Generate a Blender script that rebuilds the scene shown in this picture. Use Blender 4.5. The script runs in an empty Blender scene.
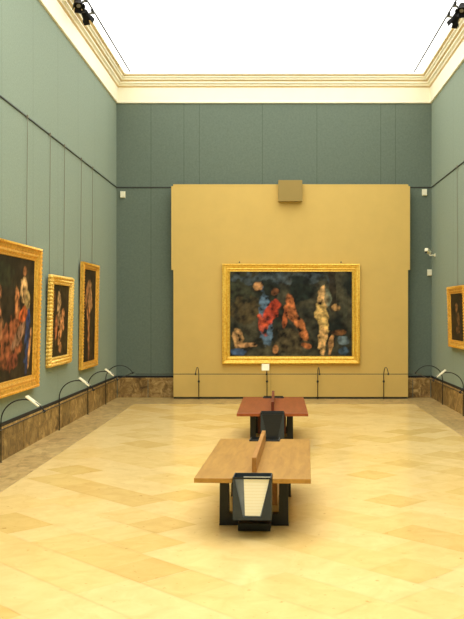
import bpy, bmesh, math, random
from mathutils import Vector, Matrix, noise

# ------------------------------------------------------------------ camera, light, exposure
C = bpy.context.scene.collection
F = 870.0; EYE = 1.68
cam_data = bpy.data.cameras.new('camera')
cam = bpy.data.objects.new('camera', cam_data); C.objects.link(cam)
cam_data.sensor_fit = 'AUTO'; cam_data.sensor_width = 36; cam_data.lens = F/619*36
cam_data.shift_x = -42/619; cam_data.shift_y = 1.5/619
cam.location = (0, 0, EYE); cam.rotation_euler = (math.pi/2, 0, 0)
bpy.context.scene.camera = cam
SC = bpy.context.scene
SC.view_settings.view_transform = 'Standard'; SC.view_settings.look = 'None'
SC.view_settings.gamma = 1; SC.view_settings.use_curve_mapping = False
SC.view_settings.exposure = 0.0
w = bpy.data.worlds.new('world'); SC.world = w; w.use_nodes = True
w.node_tree.nodes['Background'].inputs[0].default_value = (1, .93, .8, 1)
w.node_tree.nodes['Background'].inputs[1].default_value = 0.0
CEIL_EMIT = 2.75          # brightness of the luminous skylight
HW = 3.06; D = 16.9; REAR = -3.0; TOP = 6.26
ld = bpy.data.lights.new('skylight_fill', 'AREA'); ld.shape = 'RECTANGLE'; ld.size = 5.2; ld.size_y = 11.0; ld.energy = 215; ld.color = (1, .965, .88)  # added fill lamp under the skylight, brightens the near part of the room
lo = bpy.data.objects.new('skylight_fill', ld); C.objects.link(lo); lo.location = (0, 4.6, TOP-.03)

# ------------------------------------------------------------------ helpers
def lin(c):
    return tuple((v/255/12.92 if v/255 <= .04045 else ((v/255+.055)/1.055)**2.4) for v in c)

class NT:
    def __init__(s, m): s.t = m.node_tree; s.n = s.t.nodes; s.l = s.t.links
    def add(s, ty, **kw):
        n = s.n.new(ty)
        for k, v in kw.items():
            if k.startswith('i_'): n.inputs[k[2:].replace('_', ' ')].default_value = v
            else: setattr(n, k, v)
        return n
    def link(s, a, b): s.l.new(a, b)

def mat(name, col, rough=.6, metal=0, noise_s=None, amt=.12, bump=0, bump_s=None, col2=None, spec=.5, sheen=0, coord='Object', stretch=(1, 1, 1), coat=0):
    m = bpy.data.materials.new(name); m.use_nodes = True
    t = NT(m); b = t.n['Principled BSDF']
    c = lin(col)
    b.inputs['Base Color'].default_value = (*c, 1)
    b.inputs['Roughness'].default_value = rough; b.inputs['Metallic'].default_value = metal
    b.inputs['Specular IOR Level'].default_value = spec
    if coat: b.inputs['Coat Weight'].default_value = coat; b.inputs['Coat Roughness'].default_value = .15
    if sheen:
        b.inputs['Sheen Weight'].default_value = sheen; b.inputs['Sheen Roughness'].default_value = .45
        b.inputs['Sheen Tint'].default_value = (*lin((225, 235, 205)), 1)
    tc = t.add('ShaderNodeTexCoord'); mp = t.add('ShaderNodeMapping')
    mp.inputs['Scale'].default_value = stretch
    t.link(tc.outputs[coord], mp.inputs['Vector'])
    if noise_s:
        nz = t.add('ShaderNodeTexNoise', i_Scale=noise_s, i_Detail=6.0, i_Roughness=.6)
        t.link(mp.outputs[0], nz.inputs['Vector'])
        r = t.add('ShaderNodeValToRGB')
        r.color_ramp.elements[0].position = .3; r.color_ramp.elements[1].position = .7
        if col2: a, bb = lin(col2), c
        else: a = tuple(v*(1-amt) for v in c); bb = tuple(min(1, v*(1+amt)) for v in c)
        r.color_ramp.elements[0].color = (*a, 1); r.color_ramp.elements[1].color = (*bb, 1)
        t.link(nz.outputs['Fac'], r.inputs[0]); t.link(r.outputs[0], b.inputs['Base Color'])
    if bump:
        nb = t.add('ShaderNodeTexNoise', i_Scale=bump_s or 60.0, i_Detail=3.0)
        t.link(mp.outputs[0], nb.inputs['Vector'])
        bp = t.add('ShaderNodeBump', i_Strength=bump, i_Distance=.01)
        t.link(nb.outputs['Fac'], bp.inputs['Height']); t.link(bp.outputs[0], b.inputs['Normal'])
    return m

def obj(name, bm, m, parent=None, smooth=False, kind=None):
    me = bpy.data.meshes.new(name)
    bmesh.ops.recalc_face_normals(bm, faces=bm.faces)
    bm.to_mesh(me); bm.free()
    for x in (m if isinstance(m, (list, tuple)) else [m]): me.materials.append(x)
    if smooth:
        for p in me.polygons: p.use_smooth = True
    o = bpy.data.objects.new(name, me); C.objects.link(o)
    if parent: o.parent = parent
    if kind: o['kind'] = kind
    return o

def tag(o, label, cat, group=None):
    o['label'] = label; o['category'] = cat
    if group: o['group'] = group
    return o

def thing(name, label, cat, loc=(0, 0, 0), rot=(0, 0, 0), group=None):
    o = bpy.data.objects.new(name, None); C.objects.link(o)
    o.empty_display_size = .1
    o.location = loc; o.rotation_euler = rot
    return tag(o, label, cat, group)

def box(bm, x0, x1, y0, y1, z0, z1, bev=0, mi=0):
    vs = [bm.verts.new((x, y, z)) for z in (z0, z1) for x, y in ((x0, y0), (x1, y0), (x1, y1), (x0, y1))]
    fs = []
    for f in ((0, 3, 2, 1), (4, 5, 6, 7), (0, 1, 5, 4), (1, 2, 6, 5), (2, 3, 7, 6), (3, 0, 4, 7)):
        q = bm.faces.new([vs[i] for i in f]); q.material_index = mi; fs.append(q)
    if bev:
        es = list({e for f in fs for e in f.edges})
        bmesh.ops.bevel(bm, geom=es, offset=bev, segments=2, affect='EDGES', profile=.5)
    return vs

def prism(bm, poly, axis, a, b):
    """poly of 2-D points swept along axis 'x','y' or 'z' between a and b"""
    def P(p, t):
        return {'x': (t, p[0], p[1]), 'y': (p[0], t, p[1]), 'z': (p[0], p[1], t)}[axis]
    v0 = [bm.verts.new(P(p, a)) for p in poly]; v1 = [bm.verts.new(P(p, b)) for p in poly]
    bm.faces.new(v0); bm.faces.new(v1[::-1])
    for i in range(len(poly)):
        j = (i+1) % len(poly); bm.faces.new((v0[i], v0[j], v1[j], v1[i]))

def tube(bm, pts, r, n=8):
    pts = [Vector(p) for p in pts]; rings = []
    up = None
    for i, p in enumerate(pts):
        d = (pts[min(i+1, len(pts)-1)] - pts[max(i-1, 0)]).normalized()
        if up is None:
            up = Vector((0, 0, 1)) if abs(d.z) < .9 else Vector((0, 1, 0))
        s = d.cross(up).normalized(); up = s.cross(d).normalized()
        rings.append([bm.verts.new(p + r*(math.cos(k*2*math.pi/n)*s + math.sin(k*2*math.pi/n)*up)) for k in range(n)])
    for a, b in zip(rings, rings[1:]):
        for k in range(n): bm.faces.new((a[k], a[(k+1) % n], b[(k+1) % n], b[k]))
    bm.faces.new(rings[0]); bm.faces.new(rings[-1][::-1])

def ball(bm, p, r, sz=1):
    bmesh.ops.create_uvsphere(bm, u_segments=12, v_segments=8, radius=r, matrix=Matrix.Translation(p) @ Matrix.Diagonal((1, 1, sz, 1)))

def B(): return bmesh.new()

# ------------------------------------------------------------------ materials
M = {}
def fabric(name, axis, seams, col):
    """wall fabric with thin seams where the strips of cloth meet"""
    m = mat(name, col, rough=.85, noise_s=34, amt=.09, spec=.18, sheen=.0)
    t = NT(m); b = t.n['Principled BSDF']
    b.inputs['Sheen Weight'].default_value = .2; b.inputs['Sheen Roughness'].default_value = .5
    b.inputs['Sheen Tint'].default_value = (*lin((235, 240, 205)), 1)
    tc = t.add('ShaderNodeTexCoord'); sep = t.add('ShaderNodeSeparateXYZ'); t.link(tc.outputs['Object'], sep.inputs[0])
    acc = None
    for p in seams:
        s = t.add('ShaderNodeMath', operation='COMPARE'); t.link(sep.outputs[axis], s.inputs[0])
        s.inputs[1].default_value = p; s.inputs[2].default_value = .007
        if acc is None: acc = s.outputs[0]
        else:
            q = t.add('ShaderNodeMath', operation='MAXIMUM'); t.link(acc, q.inputs[0]); t.link(s.outputs[0], q.inputs[1]); acc = q.outputs[0]
    src = b.inputs['Base Color'].links[0].from_socket
    mx = t.add('ShaderNodeMix', data_type='RGBA', blend_type='MULTIPLY')
    t.link(acc, mx.inputs[0]); t.link(src, mx.inputs[6]); mx.inputs[7].default_value = (.72, .73, .72, 1)
    t.link(mx.outputs[2], b.inputs['Base Color'])
    wv = t.add('ShaderNodeTexNoise', i_Scale=170.0, i_Detail=2.0); t.link(tc.outputs['Object'], wv.inputs['Vector'])
    bp = t.add('ShaderNodeBump', i_Strength=.35, i_Distance=.006); t.link(wv.outputs['Fac'], bp.inputs['Height'])
    t.link(bp.outputs[0], b.inputs['Normal'])
    return m
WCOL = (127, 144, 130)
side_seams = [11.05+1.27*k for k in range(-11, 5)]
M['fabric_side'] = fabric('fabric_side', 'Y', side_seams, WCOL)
M['fabric_shaded'] = fabric('fabric_shaded', 'X', [-2.39, -1.75, -1.45, -.225, .833, 2.073, 2.36], (106, 119, 106))  # same cloth as the side walls, dimmer light painted in as darker colour
M['gap'] = mat('shadow_gap_metal', (20, 22, 22), .7)
M['cornice'] = mat('cream_plaster', (254, 248, 222), .55, noise_s=4, amt=.02)
M['cornice_shade'] = mat('shaded_plaster', (234, 212, 164), .6)  # ochre tone paints shade into the recesses of the cream cornice
M['panel'] = mat('ochre_panel_paint', (220, 187, 106), .75, noise_s=3, amt=.03, bump=.15, bump_s=120, spec=.3)
M['panel_box'] = mat('tan_box_paint', (160, 136, 72), .7, noise_s=3, amt=.03)
M['black'] = mat('black_steel', (20, 25, 28), .45, noise_s=40, amt=.2, spec=.5)
M['spot'] = mat('matt_black_lamp', (7, 7, 8), .7, spec=.2)
M['dark'] = mat('charcoal_steel', (44, 52, 56), .5, noise_s=30, amt=.15)
M['grey'] = mat('grey_metal', (132, 130, 122), .45, .3)
M['steel'] = mat('blue_grey_steel', (120, 130, 142), .35, .4, noise_s=20, amt=.1)
M['white'] = mat('ivory_card', (246, 240, 205), .6, noise_s=20, amt=.02)
M['white_plastic'] = mat('white_plastic', (244, 240, 210), .5)
M['cable'] = mat('cable_wire', (136, 130, 112), .5, .3)
M['rail'] = mat('rail_dark', (38, 38, 34), .5)
M['brass'] = mat('rail_clip', (110, 70, 45), .5, .4)

def marble(name, a, b_, c, scale, stretch, rough, seam=None):
    m = bpy.data.materials.new(name); m.use_nodes = True; t = NT(m); b = t.n['Principled BSDF']
    tc = t.add('ShaderNodeTexCoord'); mp = t.add('ShaderNodeMapping'); mp.inputs['Scale'].default_value = stretch
    t.link(tc.outputs['Object'], mp.inputs[0])
    n1 = t.add('ShaderNodeTexNoise', i_Scale=scale, i_Detail=9.0, i_Roughness=.68, i_Distortion=1.2); t.link(mp.outputs[0], n1.inputs['Vector'])
    r = t.add('ShaderNodeValToRGB'); e = r.color_ramp.elements
    e[0].position = .3; e[0].color = (*lin(a), 1); e[1].position = .72; e[1].color = (*lin(c), 1)
    x = e.new(.5); x.color = (*lin(b_), 1)
    t.link(n1.outputs['Fac'], r.inputs[0])
    out = r.outputs[0]
    at = t.add('ShaderNodeAttribute', attribute_name='tile')
    mx = t.add('ShaderNodeMix', data_type='RGBA', blend_type='MULTIPLY'); mx.inputs[0].default_value = 1
    t.link(out, mx.inputs[6]); t.link(at.outputs['Color'], mx.inputs[7])
    t.link(mx.outputs[2], b.inputs['Base Color'])
    b.inputs['Roughness'].default_value = rough; b.inputs['Specular IOR Level'].default_value = .4
    return m
M['dado'] = marble('brown_marble', (70, 50, 28), (142, 112, 64), (206, 176, 116), 7, (1, 1, 1), .4)
M['border'] = marble('brown_travertine', (146, 118, 74), (196, 166, 108), (222, 196, 138), 7, (1.0, .6, 1), .35)

def floor_mat():
    m = bpy.data.materials.new('cream_marble_tiles'); m.use_nodes = True; t = NT(m); b = t.n['Principled BSDF']
    tc = t.add('ShaderNodeTexCoord')
    at = t.add('ShaderNodeAttribute', attribute_name='tile')
    n1 = t.add('ShaderNodeTexNoise', i_Scale=5.0, i_Detail=8.0, i_Roughness=.62, i_Distortion=.8); t.link(tc.outputs['Object'], n1.inputs['Vector'])
    r = t.add('ShaderNodeValToRGB'); e = r.color_ramp.elements
    e[0].position = .3; e[0].color = (.90, .86, .78, 1); e[1].position = .62; e[1].color = (1, 1, 1, 1)
    t.link(n1.outputs['Fac'], r.inputs[0])
    n2 = t.add('ShaderNodeTexNoise', i_Scale=16.0, i_Detail=5.0, i_Roughness=.6); t.link(tc.outputs['Object'], n2.inputs['Vector'])
    r2 = t.add('ShaderNodeValToRGB'); e = r2.color_ramp.elements
    e[0].position = .29; e[0].color = (.66, .52, .32, 1); e[1].position = .355; e[1].color = (1, 1, 1, 1)
    t.link(n2.outputs['Fac'], r2.inputs[0])
    mx = t.add('ShaderNodeMix', data_type='RGBA', blend_type='MULTIPLY'); mx.inputs[0].default_value = 1
    t.link(at.outputs['Color'], mx.inputs[6]); t.link(r.outputs[0], mx.inputs[7])
    m2 = t.add('ShaderNodeMix', data_type='RGBA', blend_type='MULTIPLY'); m2.inputs[0].default_value = .8
    t.link(mx.outputs[2], m2.inputs[6]); t.link(r2.outputs[0], m2.inputs[7])
    t.link(m2.outputs[2], b.inputs['Base Color'])
    b.inputs['Roughness'].default_value = .22; b.inputs['Specular IOR Level'].default_value = .35
    return m
M['floor'] = floor_mat()

def wood(name, a, c, rough=.4):
    m = bpy.data.materials.new(name); m.use_nodes = True; t = NT(m); b = t.n['Principled BSDF']
    tc = t.add('ShaderNodeTexCoord'); mp = t.add('ShaderNodeMapping'); mp.inputs['Scale'].default_value = (9, 1.2, 9)
    t.link(tc.outputs['Object'], mp.inputs[0])
    n1 = t.add('ShaderNodeTexNoise', i_Scale=2.2, i_Detail=8.0, i_Roughness=.6, i_Distortion=.6); t.link(mp.outputs[0], n1.inputs['Vector'])
    r = t.add('ShaderNodeValToRGB'); e = r.color_ramp.elements
    e[0].position = .3; e[0].color = (*lin(a), 1); e[1].position = .7; e[1].color = (*lin(c), 1)
    t.link(n1.outputs['Fac'], r.inputs[0]); t.link(r.outputs[0], b.inputs['Base Color'])
    b.inputs['Roughness'].default_value = rough; b.inputs['Specular IOR Level'].default_value = .4
    return m
M['oak'] = wood('honey_oak', (162, 116, 44), (188, 140, 62))
M['oak_edge'] = wood('oak_edge', (162, 108, 46), (190, 134, 62))
M['cherry'] = wood('red_brown_cherry', (138, 68, 28), (160, 84, 38))
M['cherry_edge'] = wood('cherry_edge', (104, 44, 22), (128, 58, 30))

def gold(name, a=(150, 96, 24), c=(236, 184, 66), sc=40, bump=.5):
    m = bpy.data.materials.new(name); m.use_nodes = True; t = NT(m); b = t.n['Principled BSDF']
    tc = t.add('ShaderNodeTexCoord')
    n1 = t.add('ShaderNodeTexNoise', i_Scale=sc, i_Detail=5.0, i_Roughness=.6); t.link(tc.outputs['Object'], n1.inputs['Vector'])
    r = t.add('ShaderNodeValToRGB'); e = r.color_ramp.elements
    e[0].position = .3; e[0].color = (*lin(a), 1); e[1].position = .6; e[1].color = (*lin(c), 1)
    t.link(n1.outputs['Fac'], r.inputs[0]); t.link(r.outputs[0], b.inputs['Base Color'])
    bp = t.add('ShaderNodeBump', i_Strength=bump, i_Distance=.008); t.link(n1.outputs['Fac'], bp.inputs['Height']); t.link(bp.outputs[0], b.inputs['Normal'])
    b.inputs['Roughness'].default_value = .38; b.inputs['Metallic'].default_value = .45
    return m
M['gold'] = gold('gilt_wood', (230, 174, 56), (253, 214, 96), 30, .12)
M['gold_dark'] = gold('old_gilt_wood', (204, 140, 44), (248, 194, 82), 30, .2)
M['gold_carved'] = gold('carved_gilt_wood', (196, 138, 38), (255, 216, 112), 45, .6)
M['gold_line'] = mat('gilt_shadow_moulding', (136, 84, 22), .5, .3)

def painted():
    m = bpy.data.materials.new('oil_paint'); m.use_nodes = True; t = NT(m); b = t.n['Principled BSDF']
    at = t.add('ShaderNodeAttribute', attribute_name='paint'); t.link(at.outputs['Color'], b.inputs['Base Color'])
    b.inputs['Roughness'].default_value = .55; b.inputs['Specular IOR Level'].default_value = .2
    return m
M['paint'] = painted()

# ------------------------------------------------------------------ the room
def emit_mat():
    m = bpy.data.materials.new('backlit_skylight_glass'); m.use_nodes = True; t = NT(m)
    t.n.remove(t.n['Principled BSDF'])
    e = t.add('ShaderNodeEmission'); e.inputs[0].default_value = (1.0, .975, .90, 1); e.inputs[1].default_value = CEIL_EMIT
    t.link(e.outputs[0], t.n['Material Output'].inputs[0]); return m
bm = B(); box(bm, -2.86, 2.86, REAR+.2, D-.19, TOP, TOP+.04)
obj('ceiling', bm, emit_mat(), kind='structure')

WT = TOP+.3
bm = B(); box(bm, -HW-.2, -HW, REAR-.2, D+.2, 0, WT); obj('wall_left', bm, M['fabric_side'], kind='structure')
bm = B(); box(bm, HW, HW+.2, REAR-.2, D+.2, 0, WT); obj('wall_right', bm, M['fabric_side'], kind='structure')
bm = B(); box(bm, -HW, HW, D, D+.2, 0, WT); obj('wall_back', bm, M['fabric_shaded'], kind='structure')
bm = B(); box(bm, -HW, HW, REAR-.2, REAR, 0, WT); obj('wall_front', bm, M['fabric_shaded'], kind='structure')

# floor: cream tiles laid on the diagonal, brown stone border
random.seed(11)
BX = 2.53; BY = 15.72
H = .4; S2 = math.sqrt(2)
DARKS = [  # (X, Y, length along row, tint)
    (-.873, 6.86, .40, (.86, .79, .62)), (-.815, 5.665, .40, (.86, .77, .58)), (-.55, 5.35, .40, (.93, .87, .74)),
    (1.125, 6.355, .75, (.88, .80, .62)), (.87, 5.62, .40, (.93, .86, .70)), (1.093, 7.73, .42, (.90, .83, .67)),
    (-2.0, 6.99, .60, (.86, .80, .62)), (-1.43, 8.075, 1.2, (.88, .80, .62)), (-1.6, 6.2, .42, (.95, .90, .78)),
    (1.9, 8.9, .6, (.93, .87, .72)), (2.1, 10.2, .5, (.90, .84, .68)), (1.3, 11.4, .7, (.90, .86, .70)), (1.95, 12.2, .5, (.86, .82, .64)),
    (-1.7, 10.9, .6, (.9, .84, .66)), (-.9, 9.6, .5, (.93, .87, .72)), (-2.1, 9.2, .5, (.88, .82, .62)),
]
def clip(poly):
    def cut(poly, f):
        out = []
        for i in range(len(poly)):
            a, b = poly[i], poly[(i+1) % len(poly)]; fa, fb = f(a), f(b)
            if fa >= 0: out.append(a)
            if fa*fb < 0:
                t = fa/(fa-fb); out.append((a[0]+(b[0]-a[0])*t, a[1]+(b[1]-a[1])*t))
        return out
    for f in (lambda p: p[0]+BX, lambda p: BX-p[0], lambda p: p[1]-REAR-.5, lambda p: BY-p[1]):
        poly = cut(poly, f)
        if len(poly) < 3: return None
    return poly
bm = B(); cl = bm.loops.layers.float_color.new('tile')
CREAM = lin((250, 219, 150))
u0 = 3.613
for k in range(-20, 32):
    ua = u0+H*k; ub = ua+H
    ds = []
    for X, Y, L, tint in DARKS:
        u, v = (X+Y)/S2, (X-Y)/S2
        if ua <= u < ub: ds.append((v-L/2, v+L/2, tint))
    ds.sort()
    v = -15+random.random(); tiles = []
    while v < 6:
        L = random.choice((.4, .4, .6, .6, .75)); e = v+L
        nxt = next((d for d in ds if v < d[0]-1e-6), None)
        if nxt and e > nxt[0]-.15:
            tiles.append((v, nxt[0], None)); tiles.append((nxt[0], nxt[1], nxt[2])); v = nxt[1]; continue
        tiles.append((v, e, None)); v = e
    for a, b_, tint in tiles:
        if tint is None:
            q = random.random(); j = random.gauss(0, .012)
            tint = (1+j, .985+j, .96+j) if q < .5 else ((.965+j, .925+j, .82+j) if q < .82 else (.90+j, .84+j, .66+j))
        pl = clip([((u+v_)/S2, (u-v_)/S2) for u, v_ in ((ua+.001, a+.001), (ua+.001, b_-.001), (ub-.001, b_-.001), (ub-.001, a+.001))])
        if not pl: continue
        f = bm.faces.new([bm.verts.new((x, y, 0)) for x, y in pl])
        for lp in f.loops: lp[cl] = (CREAM[0]*tint[0], CREAM[1]*tint[1], CREAM[2]*tint[2], 1)
def slab(x0, x1, y0, y1):
    g = random.uniform(.86, 1.06)
    f = bm.faces.new([bm.verts.new(p) for p in ((x0, y0, 0), (x1, y0, 0), (x1, y1, 0), (x0, y1, 0))]); f.material_index = 1
    for lp in f.loops: lp[cl] = (g, g*random.uniform(.97, 1.02), g*random.uniform(.92, 1.02), 1)
y = REAR
while y < BY:
    n = min(y+1.1, BY)
    slab(-HW-.1, -BX, y, n); slab(BX, HW+.1, y, n); y = n
x = -HW-.1
while x < HW+.1:
    n = min(x+1.03, HW+.1); slab(x, n, BY, BY+.55); slab(x, n, BY+.55, D+.1); x = n
slab(-BX, BX, REAR-.1, REAR+.5)
# body of the slab below the stone
vs = [bm.verts.new(p) for p in ((-HW-.1, REAR-.1, -.004), (HW+.1, REAR-.1, -.004), (HW+.1, D+.1, -.004), (-HW-.1, D+.1, -.004))]
f = bm.faces.new(vs); f.material_index = 2
for lp in f.loops: lp[cl] = (.5, .4, .25, 1)
fo = obj('floor', bm, [M['floor'], M['border'], mat('grout', (222, 188, 122), .8)], kind='structure')

# marble dado with cap and dark reveal along each wall
def dado(name, side):
    bm = B(); tl = None
    lim = (REAR, D) if side in 'LR' else (-HW, HW)
    boxes = []
    p = lim[0]; rnd = random.Random(side)
    while p < lim[1]-.01:
        q = min(p+rnd.choice((.5, .62, .7, .8)), lim[1])
        boxes.append((p, q-.012, 0, .352, .010, 0)); p = q
    boxes.append((lim[0], lim[1], .352, .385, .024, 0)); boxes.append((lim[0], lim[1], .385, .425, .013, 1))
    cols = []
    for a, b_, z0, z1, t, mi in boxes:
        g = rnd.uniform(.8, 1.4) if z1 < .36 else 1.35
        if mi: g = 1
        n0 = len(bm.faces)
        if side == 'L': box(bm, -HW, -HW+t, a, b_, z0, z1, mi=mi)
        if side == 'R': box(bm, HW-t, HW, a, b_, z0, z1, mi=mi)
        if side == 'B': box(bm, max(a, -HW+.024), min(b_, HW-.024), D-t, D, z0, z1, mi=mi)
        if side == 'F': box(bm, a, b_, REAR, REAR+t, z0, z1, mi=mi)
        cols += [g]*(len(bm.faces)-n0)
    cl = bm.loops.layers.float_color.new('tile'); bm.faces.ensure_lookup_table()
    for i, f in enumerate(bm.faces):
        for lp in f.loops: lp[cl] = (cols[i], cols[i], cols[i]*.97, 1)
    obj(name, bm, [M['dado'], M['gap']], kind='structure')
dado('baseboard_left', 'L'); dado('baseboard_right', 'R'); dado('baseboard_back', 'B')

# cornice: profile of (projection, height) swept round the room
prof = [(0, 5.712), (.030, 5.715), (.035, 5.74), (.028, 5.76), (.040, 5.99), (.040, 6.0), (.018, 6.012), (.018, 6.03), (.055, 6.04), (.062, 6.07), (.10, 6.085),
        (.10, 6.11), (.086, 6.116), (.086, 6.128), (.13, 6.14), (.135, 6.165), (.165, 6.18), (.165, 6.20), (.152, 6.205), (.152, 6.215), (.20, 6.225), (.20, 6.27), (.22, 6.36), (0, 6.36)]
SHADE_LINES = {7, 6, 12, 13, 18, 19}
bm = B(); rings = []
for p, z in prof:
    rings.append([bm.verts.new(q) for q in ((-HW+p, REAR+p, z), (-HW+p, D-p, z), (HW-p, D-p, z), (HW-p, REAR+p, z))])
for i in range(len(prof)-1):
    for k in range(4):
        f = bm.faces.new((rings[i][k], rings[i][(k+1) % 4], rings[i+1][(k+1) % 4], rings[i+1][k]))
        if i in SHADE_LINES: f.material_index = 1
obj('trim_1', bm, [M['cornice'], M['cornice_shade']], kind='structure')

# picture rails
RZ = 4.08
bm = B(); box(bm, -HW, -HW+.012, REAR, D, RZ-.007, RZ+.007); obj('trim_2', bm, M['rail'], kind='structure')
bm = B(); box(bm, HW-.012, HW, REAR, D, RZ-.007, RZ+.007); obj('trim_3', bm, M['rail'], kind='structure')
bm = B(); box(bm, -HW+.012, HW-.012, D-.012, D, RZ-.009, RZ+.009); obj('trim_4', bm, M['rail'], kind='structure')

# ------------------------------------------------------------------ ochre display panel in front of the back wall
pt = thing('display_panel', 'large ochre display panel standing in front of the teal back wall', 'display panel', (0, 16.65, 0))
def pbox(nm, x0, x1, y0, y1, z0, z1, m, bev=.003):
    b = B(); box(b, x0, x1, y0, y1, z0, z1, bev); return obj(nm, b, m, pt)
pbox('panel_board', -1.925, -.0625, 0, .11, .035, 2.4695, M['panel'], 0)
pbox('panel_board', -.0595, 2.565, 0, .11, .035, 2.4695, M['panel'], 0)
pbox('backing', -1.90, 2.54, .115, .215, .035, 4.05, M['gap'])
pbox('header_board', -1.965, 2.603, 0, .11, 2.47, 4.07, M['panel'], 0)
pbox('top_cap', -1.93, 2.57, 0, .11, 4.071, 4.105, M['panel'])
pbox('plinth', -1.92, 2.56, .012, .11, 0, .033, M['gap'])
b = B(); box(b, -.228, .228, .0, .12, 0, .40, .004)
tag(obj('junction_box', b, M['panel_box']), 'small tan box fixed at the top edge of the ochre panel', 'box').location = (.31, 16.51, 3.765)

# ------------------------------------------------------------------ paintings
def frame_mesh(w, h, fw, prof, carve=None, step=None):
    """mitred moulding; local x across, z up, y = -relief towards the viewer. prof: (t 0..1 outside to inside, relief)"""
    bm = B()
    def ring(t, r, k, rel):
        return None
    n = 1 if not step else None
    sides = [((-w/2, -h/2), (w/2, -h/2)), ((w/2, -h/2), (w/2, h/2)), ((w/2, h/2), (-w/2, h/2)), ((-w/2, h/2), (-w/2, -h/2))]
    for si, (a, b_) in enumerate(sides):
        a = Vector(a); b_ = Vector(b_); d = (b_-a).normalized(); L = (b_-a).length
        nrm = Vector((-d.y, d.x))
        cnt = 1 if not step else max(4, int(L/step))
        grid = []
        for i in range(cnt+1):
            col = []
            for j, (t, r) in enumerate(prof):
                s = i/cnt*L
                s2 = fw*t + (L-2*fw*t)*(i/cnt)
                off = fw*t; rel = r
                if carve and 0 < i < cnt:
                    o, rr = carve(s, t, j); off += o; rel += rr
                p = a + d*s2 + nrm*off
                col.append(bm.verts.new((p.x, -rel, p.y)))
            grid.append(col)
        for i in range(cnt):
            for j in range(len(prof)-1):
                bm.faces.new((grid[i][j], grid[i+1][j], grid[i+1][j+1], grid[i][j+1]))
    bmesh.ops.remove_doubles(bm, verts=bm.verts, dist=.0006)
    return bm

def canvas(w, h, nx, ny, fn, parent, depth):
    bm = B(); cl = bm.loops.layers.float_color.new('paint')
    vs = [[bm.verts.new((-w/2+w*i/nx, -depth, -h/2+h*j/ny)) for j in range(ny+1)] for i in range(nx+1)]
    cc = [[(*fn(i/nx, j/ny), 1) for j in range(ny+1)] for i in range(nx+1)]
    for i in range(nx):
        for j in range(ny):
            f = bm.faces.new((vs[i][j], vs[i+1][j], vs[i+1][j+1], vs[i][j+1]))
            for lp, (a, c) in zip(f.loops, ((i, j), (i+1, j), (i+1, j+1), (i, j+1))): lp[cl] = cc[a][c]
    # stretcher body
    box(bm, -w/2, w/2, -depth+.002, -depth+.02, -h/2, h/2)
    o = obj('canvas', bm, M['paint'], parent)
    return o

def N(x, y, s, seed=0): return noise.fractal(Vector((x*s+seed*7.3, y*s-seed*3.1, seed)), 1, 2, 4)
def mixc(a, b_, t): t = max(0, min(1, t)); return tuple(p+(q-p)*t for p, q in zip(a, b_))
def picture(bg0, bg1, blobs, seed, aspect=1):
    """dark landscape ground with irregular soft patches (u, v, ru, rv, angle, colour, strength)"""
    bl = [(u, v, a, b_, math.radians(g), lin(c), s) for u, v, a, b_, g, c, s in blobs]
    b0, b1 = lin(bg0), lin(bg1)
    def fn(u, v):
        n = N(u*aspect, v, 3, seed); c = mixc(b0, b1, .5+n*1.1)
        c = tuple(max(.002, q*(1+1.1*N(u*aspect, v, 11, seed+2))) for q in c)
        for k, (bu, bv, ru, rv, g, col, s) in enumerate(bl):
            du, dv = (u-bu)*aspect, v-bv
            x = du*math.cos(g)+dv*math.sin(g); y = -du*math.sin(g)+dv*math.cos(g)
            d = math.hypot(x/(ru*aspect), y/rv) + .45*N(u*aspect, v, 9, seed+k+5)
            a = max(0, min(1, (1.12-d)/.2))*s
            sh = .82+1.3*N(u*aspect, v, 14, seed+k+20)
            c = mixc(c, tuple(max(0, q*sh) for q in col), a)
        return c
    return fn

PLAIN = [(0, 0), (0, .055), (.04, .075), (.16, .08), (.2, .06), (.3, .055), (.42, .052), (.5, .042), (.56, .05), (.66, .055), (.74, .04), (.85, .03), (.92, .034), (1, .012), (1, .0)]
def make_painting(label, cat, loc, rotz, tilt, w, h, fw, fn, gmat, prof, carve=None, step=None, res=(90, 70), cables=(), slip=None):
    t = thing('framed_painting', label, cat, loc)
    t.rotation_euler = (Matrix.Rotation(rotz, 3, 'Z') @ Matrix.Rotation(tilt, 3, 'X')).to_euler()
    fr = obj('frame', frame_mesh(w, h, fw, prof, carve, step), gmat, t)
    b = B(); box(b, -w/2+.01, w/2-.01, -.004, 0, -h/2+.01, h/2-.01); obj('backing_board', b, M['oak_edge'], fr)
    canvas(w-2*fw+.01, h-2*fw+.01, res[0], res[1], fn, t, .022)
    iw, ih = w-2*fw, h-2*fw
    b = B()
    for x0, x1, z0, z1 in ((-iw/2-.03, iw/2+.03, ih/2+.018, ih/2+.03), (-iw/2-.03, iw/2+.03, -ih/2-.03, -ih/2-.018), (-iw/2-.03, -iw/2-.018, -ih/2-.018, ih/2+.018), (iw/2+.018, iw/2+.03, -ih/2-.018, ih/2+.018)):
        box(b, x0, x1, -.0405, -.036, z0, z1)
    return t, fr

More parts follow.
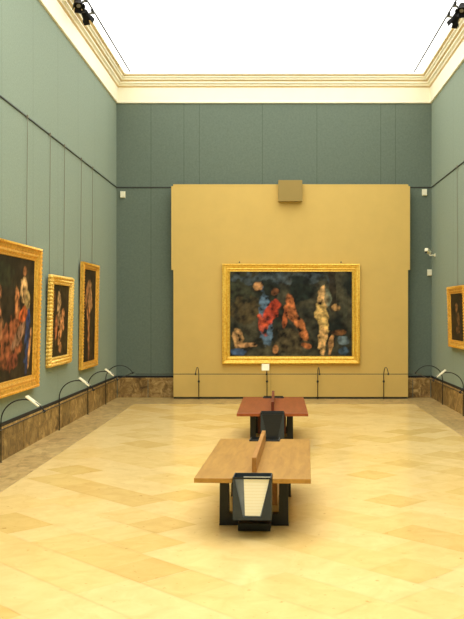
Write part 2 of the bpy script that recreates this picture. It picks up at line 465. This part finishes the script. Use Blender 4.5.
# main painting on the ochre panel : generic landscape with warm shrubs, rock and pool
main_fn = picture((24, 30, 26), (76, 72, 54), [
    (.10, .80, .16, .16, 0, (52, 56, 40), .8), (.42, .92, .40, .07, 0, (70, 82, 88), .7), (.30, .78, .10, .13, 0, (28, 34, 26), .9), (.58, .80, .10, .15, 0, (24, 34, 28), .9), (.84, .8, .03, .3, 0, (50, 40, 26), .8),
    (.12, .55, .12, .16, 0, (84, 70, 42), .7), (.50, .18, .13, .16, 0, (80, 70, 48), .9),
    (.06, .22, .04, .11, 10, (206, 160, 104), .9), (.14, .13, .09, .03, 0, (200, 150, 100), .8), (.06, .05, .08, .04, 0, (62, 84, 116), .9),
    (.29, .42, .055, .31, 4, (92, 118, 142), .95), (.33, .50, .055, .17, -25, (186, 66, 40), .95), (.27, .36, .035, .12, 20, (204, 84, 48), .9), (.23, .83, .04, .05, 30, (206, 150, 96), .8), (.37, .76, .03, .04, 0, (120, 74, 44), .9), (.37, .08, .02, .06, 0, (190, 130, 80), .8),
    (.50, .56, .045, .16, 15, (186, 108, 60), .95), (.57, .36, .035, .18, 25, (196, 118, 66), .95), (.45, .44, .02, .12, -10, (176, 92, 50), .9), (.63, .12, .04, .03, -20, (190, 110, 60), .8),
    (.76, .66, .045, .14, 0, (214, 170, 110), .95), (.80, .68, .03, .10, 0, (110, 116, 96), .8), (.755, .45, .05, .16, 10, (222, 184, 108), .95), (.755, .20, .035, .17, -4, (222, 176, 110), .95), (.83, .16, .02, .14, -10, (196, 146, 90), .8), (.87, .58, .035, .04, -30, (196, 150, 92), .8),
    (.93, .18, .05, .05, 0, (112, 132, 140), .7), (.93, .06, .04, .05, 0, (66, 90, 110), .8), (.90, .28, .07, .03, 0, (130, 84, 44), .8), (.95, .6, .02, .22, 0, (70, 72, 56), .5)], 3, 1.45)
cv = lambda s, t, j: (0, .004*math.sin(s*2*math.pi/.032)) if j in (3, 2) else ((0, .003*math.sin(s*2*math.pi/.045)) if j in (10, 9) else (0, 0))
make_painting('wide gilt-framed landscape painting hung on the ochre panel', 'painting', (.325, 16.632, 1.625), 0, 0,
              2.63, 1.915, .158, main_fn, M['gold'], PLAIN, cv, .016, (150, 104))
# small hooks over the top edge of that frame are part of the panel hanging
for hx in (-.66, 1.28):
    b = B(); ball(b, (0, 0, 0), .014); tube(b, [(0, .018, 0), (0, 0, 0)], .005)
    tag(obj('picture_hook', b, M['black'], smooth=True), '%s small black hook above the wide central painting' % ('left' if hx < 0 else 'right'), 'hook').location = (hx, 16.617, 2.612)

def side_painting(label, side, y0, y1, z0, z1, fw, fn, gm, prof, carve=None, step=None, res=(70, 70), cab=(), tilt=.02, relief=.0):
    w_, h_ = y1-y0, z1-z0; s = -1 if side == 'L' else 1
    # top leans away from the wall; the bottom edge touches it
    off = math.sin(tilt)*h_/2
    x = s*(HW - off - .004)
    rot = math.pi/2 if side == 'L' else -math.pi/2
    t, fr = make_painting(label, 'painting', (x, (y0+y1)/2, (z0+z1)/2), rot, tilt, w_, h_, fw, fn, gm, prof, carve, step, res)
    for cy in cab:
        b = B()
        tube(b, [(s*(HW-.008), cy, z1-.06), (s*(HW-.010), cy, z1+.3), (s*(HW-.022), cy, RZ-.012)], .0038, 6)
        box(b, s*HW-.03 if s > 0 else s*HW+.013, s*HW-.013 if s > 0 else s*HW+.03, cy-.014, cy+.014, RZ-.022, RZ+.018)
        o = obj('hanging_cable', b, M['cable'], t)
        bpy.context.view_layer.update(); o.matrix_parent_inverse = t.matrix_world.inverted()
    return t

fn1 = picture((22, 18, 14), (50, 42, 28), [
    (.55, .3, .22, .2, 30, (150, 84, 50), .9), (.66, .62, .04, .12, 15, (186, 120, 70), .95), (.78, .74, .07, .10, 10, (214, 170, 110), .95), (.86, .64, .05, .12, -20, (190, 160, 100), .9),
    (.80, .90, .035, .04, 0, (170, 110, 66), .8), (.78, .53, .10, .07, 15, (200, 96, 44), .95), (.70, .36, .14, .07, 25, (150, 112, 84), .95), (.88, .32, .05, .26, -6, (40, 62, 104), .95), (.93, .24, .025, .20, -12, (196, 140, 84), .95),
    (.60, .15, .12, .06, 10, (130, 66, 44), .9), (.25, .5, .12, .3, 10, (180, 120, 76), .8), (.4, .85, .2, .1, 0, (40, 46, 30), .8)], 5, 1.3)
fn2 = picture((22, 18, 13), (50, 40, 24), [
    (.42, .72, .10, .18, 0, (190, 150, 100), .9), (.50, .50, .16, .09, 20, (160, 122, 80), .9), (.68, .52, .10, .16, 0, (206, 140, 84), .95), (.55, .35, .09, .20, -25, (204, 140, 84), .95),
    (.30, .38, .08, .16, -10, (176, 106, 62), .9), (.55, .12, .09, .07, -15, (190, 130, 80), .9), (.15, .78, .08, .14, 0, (110, 70, 44), .7), (.2, .2, .12, .08, 0, (96, 78, 50), .6)], 9, .85)
fn3 = picture((24, 19, 14), (48, 38, 24), [
    (.52, .82, .12, .09, 0, (168, 122, 76), .9), (.58, .66, .15, .12, 15, (196, 144, 92), .95), (.46, .50, .13, .12, -10, (186, 126, 76), .95), (.30, .72, .08, .14, -30, (176, 120, 74), .85),
    (.50, .32, .07, .16, 5, (190, 128, 78), .95), (.52, .13, .06, .12, 0, (166, 110, 66), .9), (.7, .3, .10, .14, 0, (66, 58, 38), .7)], 13, .8)
fn4 = picture((20, 16, 13), (44, 34, 22), [(.42, .70, .10, .10, 0, (150, 104, 62), .8), (.55, .45, .12, .13, 10, (120, 84, 50), .8), (.5, .22, .12, .08, 0, (130, 90, 56), .7)], 17, .9)
carved = lambda s, t, j: ((-.010*abs(math.sin(s*math.pi/.05)) if j in (0, 1) else 0), .012*abs(math.sin(s*math.pi/.05))*(1 if j in (2, 3, 4) else 0) + .012*math.sin(s*2*math.pi/.04)*(1 if j in (6, 7, 8) else 0) + .010*abs(math.sin(s*math.pi/.05))*(1 if j in (10, 11, 12) else 0))
CPROF = [(0, 0), (0, .04), (.05, .055), (.15, .066), (.26, .06), (.34, .048), (.44, .05), (.54, .058), (.62, .05), (.70, .04), (.80, .045), (.88, .045), (.94, .035), (1, .012), (1, 0)]
SPROF = [(0, 0), (0, .05), (.06, .062), (.30, .066), (.36, .058), (.44, .052), (.60, .045), (.68, .05), (.74, .036), (.88, .03), (.94, .034), (1, .012), (1, 0)]
beads = lambda s, t, j: (0, .006*math.sin(s*2*math.pi/.05)) if j in (2, 3) else (0, 0)
side_painting('large gilt-framed dark painting on the left wall, nearest the viewer', 'L', 8.72, 11.05, .72, 2.47, .17, fn1, M['gold_dark'], PLAIN, beads, .0125, (110, 90), (9.1, 10.73), .025)
side_painting('small dark painting in a heavily carved gilt frame on the left wall', 'L', 11.64, 12.86, .925, 2.165, .125, fn2, M['gold_carved'], CPROF, carved, .008, (80, 80), (11.82, 12.63), .03)
side_painting('tall dark painting in a plain gilt frame on the left wall, nearest the corner', 'L', 13.60, 14.79, .755, 2.455, .11, fn3, M['gold_dark'], SPROF, beads, .0125, (80, 90), (13.73, 14.59), .018)
side_painting('small dark gilt-framed painting alone on the right wall', 'R', 13.66, 14.94, 1.068, 2.094, .13, fn4, M['gold_dark'], SPROF, beads, .0125, (70, 60), (14.44,), .03)

# ------------------------------------------------------------------ barriers
def arc_post(wall_p, out_dir, rod_d, z_rod, z_start, peak, parent, knob=False):
    """post standing by the wall that arches out over to the rod"""
    b = B(); p = Vector(wall_p); o = Vector(out_dir)
    pts = [p+Vector((0, 0, .004)), p+Vector((0, 0, .2)), p+Vector((0, 0, z_start-.06))]
    hx = rod_d*.53; hz = peak-z_start
    a_end = math.acos(max(-1, min(1, (rod_d-hx)/hx))); a_end = min(a_end, math.asin(min(1, (z_rod-z_start)/hz))) if z_rod > z_start else 0
    for i in range(17):
        a = math.pi + (a_end-math.pi)*i/16
        pts.append(p + o*(hx+hx*math.cos(a)) + Vector((0, 0, z_start+hz*math.sin(a))))
    end = pts[-1]
    tube(b, pts, .0075, 8)
    po = obj('post', b, M['black'], parent, smooth=True)
    b = B(); bmesh.ops.create_cone(b, cap_ends=True, segments=16, radius1=.014, radius2=.012, depth=.008, matrix=Matrix.Translation(p+Vector((0, 0, .004)))); obj('foot', b, M['black'], po)
    b = B(); ball(b, end, .019); obj('knob', b, M['black'], po, smooth=True)
    if knob:
        b = B(); ball(b, p+Vector((0, 0, .335)), .021, 1.2); obj('collar', b, M['black'], po, smooth=True)
    return end
bl = thing('barrier_rail', 'thin black arched barrier rail running along the left wall', 'barrier', (-3.0, 12, 0))
for o_, kw in ((bl, 1),): pass
def rebase(t):
    bpy.context.view_layer.update(); inv = t.matrix_world.inverted()
    for ch in t.children: ch.matrix_parent_inverse = inv
ends = []
for yy in (7.0, 9.64, 12.26, 14.14, 15.65):
    ends.append(arc_post((-HW+.034, yy, 0), (1, 0, 0), .48, .60, .455, .70, bl))
RX = ends[0].x; RH = ends[0].z
b = B(); tube(b, [(RX, 4.0, RH), (RX, 15.9, RH)], .006); obj('rod', b, M['black'], bl); rebase(bl)
br = thing('barrier_rail', 'thin black arched barrier rail running along the right wall', 'barrier', (3.0, 12, 0))
for yy in (7.0, 9.5, 11.9, 13.9, 15.62):
    e = arc_post((HW-.034, yy, 0), (-1, 0, 0), .48, .60, .455, .70, br)
b = B(); tube(b, [(e.x, 4.0, e.z), (e.x, 15.9, e.z)], .006); obj('rod', b, M['black'], br); rebase(br)
bb = thing('barrier_rail', 'thin black barrier rail with hooked posts before the ochre panel', 'barrier', (.3, 16.5, 0))
BPX = [(198.8-274)/52.4, (267-274)/52.4, (317.7-274)/52.4, (383.7-274)/52.4]
for xx in BPX:
    e2 = arc_post((xx, 16.60, 0), (0, -1, 0), .68, .56, .44, .625, bb, True)
YR = e2.y; b = B(); tube(b, [(RX+.012, YR, e2.z), (e.x-.012, YR, e2.z)], .006); obj('rod', b, M['black'], bb); rebase(bb)

def caption(label, loc, rotz, hw=.055):
    loc = (loc[0], loc[1], loc[2]+.012); t = thing('caption_plate', label, 'sign', loc, (0, 0, rotz), 'caption plates on the barriers')
    b = B(); box(b, -hw, hw, -.09, .09, 0, .014, .002)
    bmesh.ops.rotate(b, verts=b.verts, cent=(0, 0, 0), matrix=Matrix.Rotation(math.radians(38), 3, 'X'))
    obj('plate', b, M['white'], t)
    b = B(); box(b, -.012, .012, -.05, .05, -.006, -.001)
    bmesh.ops.rotate(b, verts=b.verts, cent=(0, 0, 0), matrix=Matrix.Rotation(math.radians(38), 3, 'X'))
    obj('clip', b, M['black'], t)
# plate local: long side x, slopes down towards -y
caption('ivory caption plate on the left barrier beneath the large nearest painting', (-2.675, 9.64, .665), math.pi/2)
caption('ivory caption plate on the left barrier beneath the carved-frame painting', (-2.675, 12.26, .665), math.pi/2)
caption('ivory caption plate on the left barrier beneath the tall plain-framed painting', (-2.675, 14.14, .665), math.pi/2)
caption('ivory caption plate on the right wall barrier', (2.675, 13.9, .665), -math.pi/2)
caption('ivory caption plate on the barrier below the wide central painting', ((265.5-274)/54, 16.02, .625), 0, .07)

# ------------------------------------------------------------------ benches
def bench(label, loc, rotz, top_m, edge_m, sheets, rot_extra=None):
    W, L, Z = .86, 1.98, .45
    t = thing('bench', label, 'bench', loc, (0, 0, rotz))   # origin on the floor under the near edge
    for s in (-1, 1):
        pl = [(s*.0012, .165), (s*.148, .165), (s*.148, 0), (s*W/2, 0), (s*W/2, L), (s*.148, L), (s*.148, L-.165), (s*.0012, L-.165)]
        b = B(); prism(b, pl, 'z', Z-.036, Z); bmesh.ops.bevel(b, geom=list(b.edges), offset=.0025, segments=1, affect='EDGES'); obj('seat', b, top_m, t)
    b = B(); box(b, -.017, .017, .24, L-.24, Z+.0005, Z+.113, .002); obj('divider', b, edge_m, t)
    b = B(); box(b, -.188, .168, .51, L-.51, .14, Z-.037, .002); obj('storage_box', b, edge_m, t)
    for yy in (.42, L-.42-.08):
        b = B()
        ox, iw = .268, .07
        prism(b, [(-ox-.006, 0), (ox+.006, 0), (ox, .015), (ox, Z-.037), (ox-iw, Z-.037), (ox-iw, .09), (-ox+iw, .09), (-ox+iw, Z-.037), (-ox, Z-.037), (-ox, .015)], 'y', yy, yy+.08)
        bmesh.ops.bevel(b, geom=[e for e in b.edges], offset=.002, segments=1, affect='EDGES')
        bmesh.ops.translate(b, verts=b.verts, vec=(-.014, 0, 0)); fr = obj('leg_frame', b, M['black'], t)
        b = B(); box(b, -.045, .045, yy+.085, yy+.10, .1, Z-.037); obj('brace', b, M['black'], fr)
    b = B(); box(b, -.05, .05, .50, L-.50, .04, .085, .003); obj('stretcher', b, M['black'], t)
    # leaflet bins at both ends
    for end in (0, 1):
        def T(y): return y if end == 0 else L-y
        def yb(bm_, x0, x1, y0, y1, z0, z1, bev=0):
            a, c = sorted((T(y0), T(y1))); box(bm_, x0, x1, a, c, z0, z1, bev)
        z0, z1, hw = .150, .462, .141
        b = B()
        yb(b, -hw, hw, .150, .160, z0, z1)                        # rear sheet
        for s in (-1, 1):
            x0, x1 = sorted((s*hw, s*(hw-.006)))
            yb(b, x0, x1, -.03, .150, z0, z1)                     # side sheets
            pl = [(s*(hw-.006), z0), (s*(hw-.006), z1-.004), (s*(hw-.012), z1-.004), (s*.066, z0+.022), (s*.066, z0)]
            a, c = sorted((T(-.03), T(-.022))); prism(b, pl, 'y', a, c)   # cheeks that leave a V-shaped opening
        yb(b, -.066, .066, -.03, -.022, z0, z0+.02)
        yb(b, -hw+.006, hw-.006, -.022, .150, z0, z0+.006)
        holder = obj('leaflet_holder', b, M['dark'], t)
        b = B(); yb(b, -hw, hw, -.034, -.0305, z1-.012, z1+.002); obj('rim', b, M['black'], holder)
        b = B(); pl = [(-.066, z0+.008), (.066, z0+.008), (hw-.008, z1-.02), (-hw+.008, z1-.02)]
        a, c = sorted((T(-.012), T(-.004))); prism(b, pl, 'y', a, c)
        obj('inner_plate', b, M['steel'] if (sheets and end == 0) else M['black'], holder)
        b = B(); yb(b, -.125, .125, .24, .41, .002, .06, .003); obj('foot_plate', b, M['black'], t)
    return t
b1 = bench('long pale honey-oak bench with a central divider, nearest the viewer', (-.160, 6.39, 0), -math.radians(2.15), M['oak'], M['oak_edge'], True)
b2 = bench('red-brown wooden bench with a central divider, nearer the ochre panel', (-.019, 10.45, 0), -math.radians(.3), M['cherry'], M['cherry_edge'], False)
# card standing in the near holder
paper = mat('printed_card', (250, 242, 205), .6); t_ = NT(paper); pb = t_.n['Principled BSDF']
tc = t_.add('ShaderNodeTexCoord'); wv = t_.add('ShaderNodeTexWave', wave_type='BANDS', bands_direction='Z', i_Scale=14.0); t_.link(tc.outputs['Object'], wv.inputs['Vector'])
rr = t_.add('ShaderNodeValToRGB'); rr.color_ramp.elements[0].position = .0; rr.color_ramp.elements[0].color = (*lin((246, 236, 200)), 1); rr.color_ramp.elements[1].position = .25; rr.color_ramp.elements[1].color = (*lin((252, 246, 218)), 1)
t_.link(wv.outputs['Fac'], rr.inputs[0]); t_.link(rr.outputs[0], pb.inputs['Base Color'])
b = B(); prism(b, [(-.052, .178), (.060, .178), (.134, .466), (-.062, .466)], 'y', -.004, 0)
cd = tag(obj('information_card', b, paper), 'ivory printed card in the black holder on the nearest bench', 'card')
cd.location = (-.160, 6.39, 0); cd.rotation_euler = (0, 0, -math.radians(2.15))
cd.location = (-.160-.013*math.sin(math.radians(2.15)), 6.39-.0135, 0)

# ------------------------------------------------------------------ fixtures on the walls
def sensor(label, x, z, w_=.10, h_=.13):
    t = thing('wall_sensor', label, 'sensor', (x, D, z))
    b = B(); box(b, -w_/2, w_/2, -.012, 0, -h_/2, h_/2, .003); obj('back_plate', b, M['white_plastic'], t)
    b = B(); box(b, -w_/2+.008, w_/2-.008, -.05, -.012, -h_/2+.008, h_/2-.008, .006); obj('housing', b, M['white_plastic'], t)
sensor('small white sensor box high on the back wall, left of the panel', (122.8-274)/51.5, 1.68+116.3/51.5)
sensor('small white sensor box high on the back wall, right of the panel', (424.5-274)/51.5, 1.68+118.5/51.5)
sensor('small white box on the back wall under the security camera', (430.6-274)/51.5-.02, 1.68+38.3/51.5, .09, .125)
t = thing('security_camera', 'white security camera on a short arm by the right-hand corner', 'camera', (HW, 16.5, 2.74))
b = B(); box(b, -.02, 0, -.035, .035, -.03, .03, .004); obj('wall_mount', b, M['white_plastic'], t)
b = B(); tube(b, [(-.02, 0, 0), (-.10, 0, -.005), (-.13, 0, .03)], .012); obj('arm', b, M['white_plastic'], t, smooth=True)
b = B(); box(b, -.035, .035, -.08, .08, -.032, .032, .006)
bmesh.ops.rotate(b, verts=b.verts, cent=(0, 0, 0), matrix=Matrix.Rotation(math.radians(-20), 3, 'X') ); bmesh.ops.rotate(b, verts=b.verts, cent=(0, 0, 0), matrix=Matrix.Rotation(math.radians(-35), 3, 'Z'))
bmesh.ops.translate(b, verts=b.verts, vec=(-.14, 0, .075)); hd = obj('camera_body', b, M['white_plastic'], t)
b = B(); bmesh.ops.create_cone(b, cap_ends=True, segments=16, radius1=.02, radius2=.02, depth=.02, matrix=Matrix.Translation((-.19, -.072, .047)) @ Matrix.Rotation(math.radians(90), 4, 'X')); obj('lens', b, M['black'], hd)

# ------------------------------------------------------------------ lighting tracks and spotlights
TXS = {-1: 2.715, 1: 2.645}; TZ = 6.20
for s, nm in ((-1, 'left'), (1, 'right')):
    t = thing('lighting_track', 'thin dark lighting track under the skylight along the %s wall' % nm, 'lighting track', (s*TXS[s], 6, TZ))
    b = B(); box(b, -.011, .011, -8.6, 10.42, -.012, .0); obj('track', b, M['rail'], t)
    for yy in (-6, -3, 0, 3, 6, 9.5):
        b = B(); tube(b, [(0, yy, 0), (0, yy, .058)], .004, 6); obj('suspension', b, M['grey'], t)
def spot(label, s, y, aim):
    t = thing('spotlight', label, 'spotlight', (s*TXS[s], y, TZ-.012), (0, 0, 0), 'spotlights on the tracks')
    b = B(); box(b, -.02, .02, -.07, .07, -.035, 0, .003); obj('adapter', b, M['black'], t)
    b = B(); tube(b, [(0, 0, -.035), (s*.045, -.02, -.055)], .018); obj('gear_housing', b, M['grey'], t)
    d = Vector(aim).normalized(); c = Vector((s*.10, -.05, -.085))
    q = d.to_track_quat('Z', 'Y').to_matrix().to_4x4()
    b = B()
    bmesh.ops.create_cone(b, cap_ends=True, segments=20, radius1=.05, radius2=.066, depth=.13, matrix=Matrix.Translation(c) @ q)
    for k in range(4):
        m4 = Matrix.Translation(c) @ q @ Matrix.Rotation(k*math.pi/2, 4, 'Z') @ Matrix.Translation((.072, 0, .085)) @ Matrix.Rotation(math.radians(22), 4, 'Y') @ Matrix.Diagonal((.004, .10, .07, 1))
        bmesh.ops.create_cube(b, size=1, matrix=m4)
    head = obj('lamp_head', b, M['spot'], t)
    b = B(); bmesh.ops.create_cone(b, cap_ends=True, segments=20, radius1=.03, radius2=.03, depth=.004, matrix=Matrix.Translation(c+d*.066) @ q)
    obj('lens', b, M['grey'], head)
    b = B(); tube(b, [c-d*.06+Vector((0, 0, 0)), c-d*.02, ], .03); obj('rear_housing', b, M['grey'], head)
    return t
spot('black track spotlight on the left, further from the viewer', -1, 13.05, (.25, .8, -.6))
spot('black track spotlight on the left, nearer the viewer', -1, 12.55, (.2, -.5, -.7))
spot('black track spotlight on the right, further from the viewer', 1, 13.2, (-.25, .8, -.6))
spot('black track spotlight on the right, nearer the viewer', 1, 12.75, (-.2, -.5, -.7))
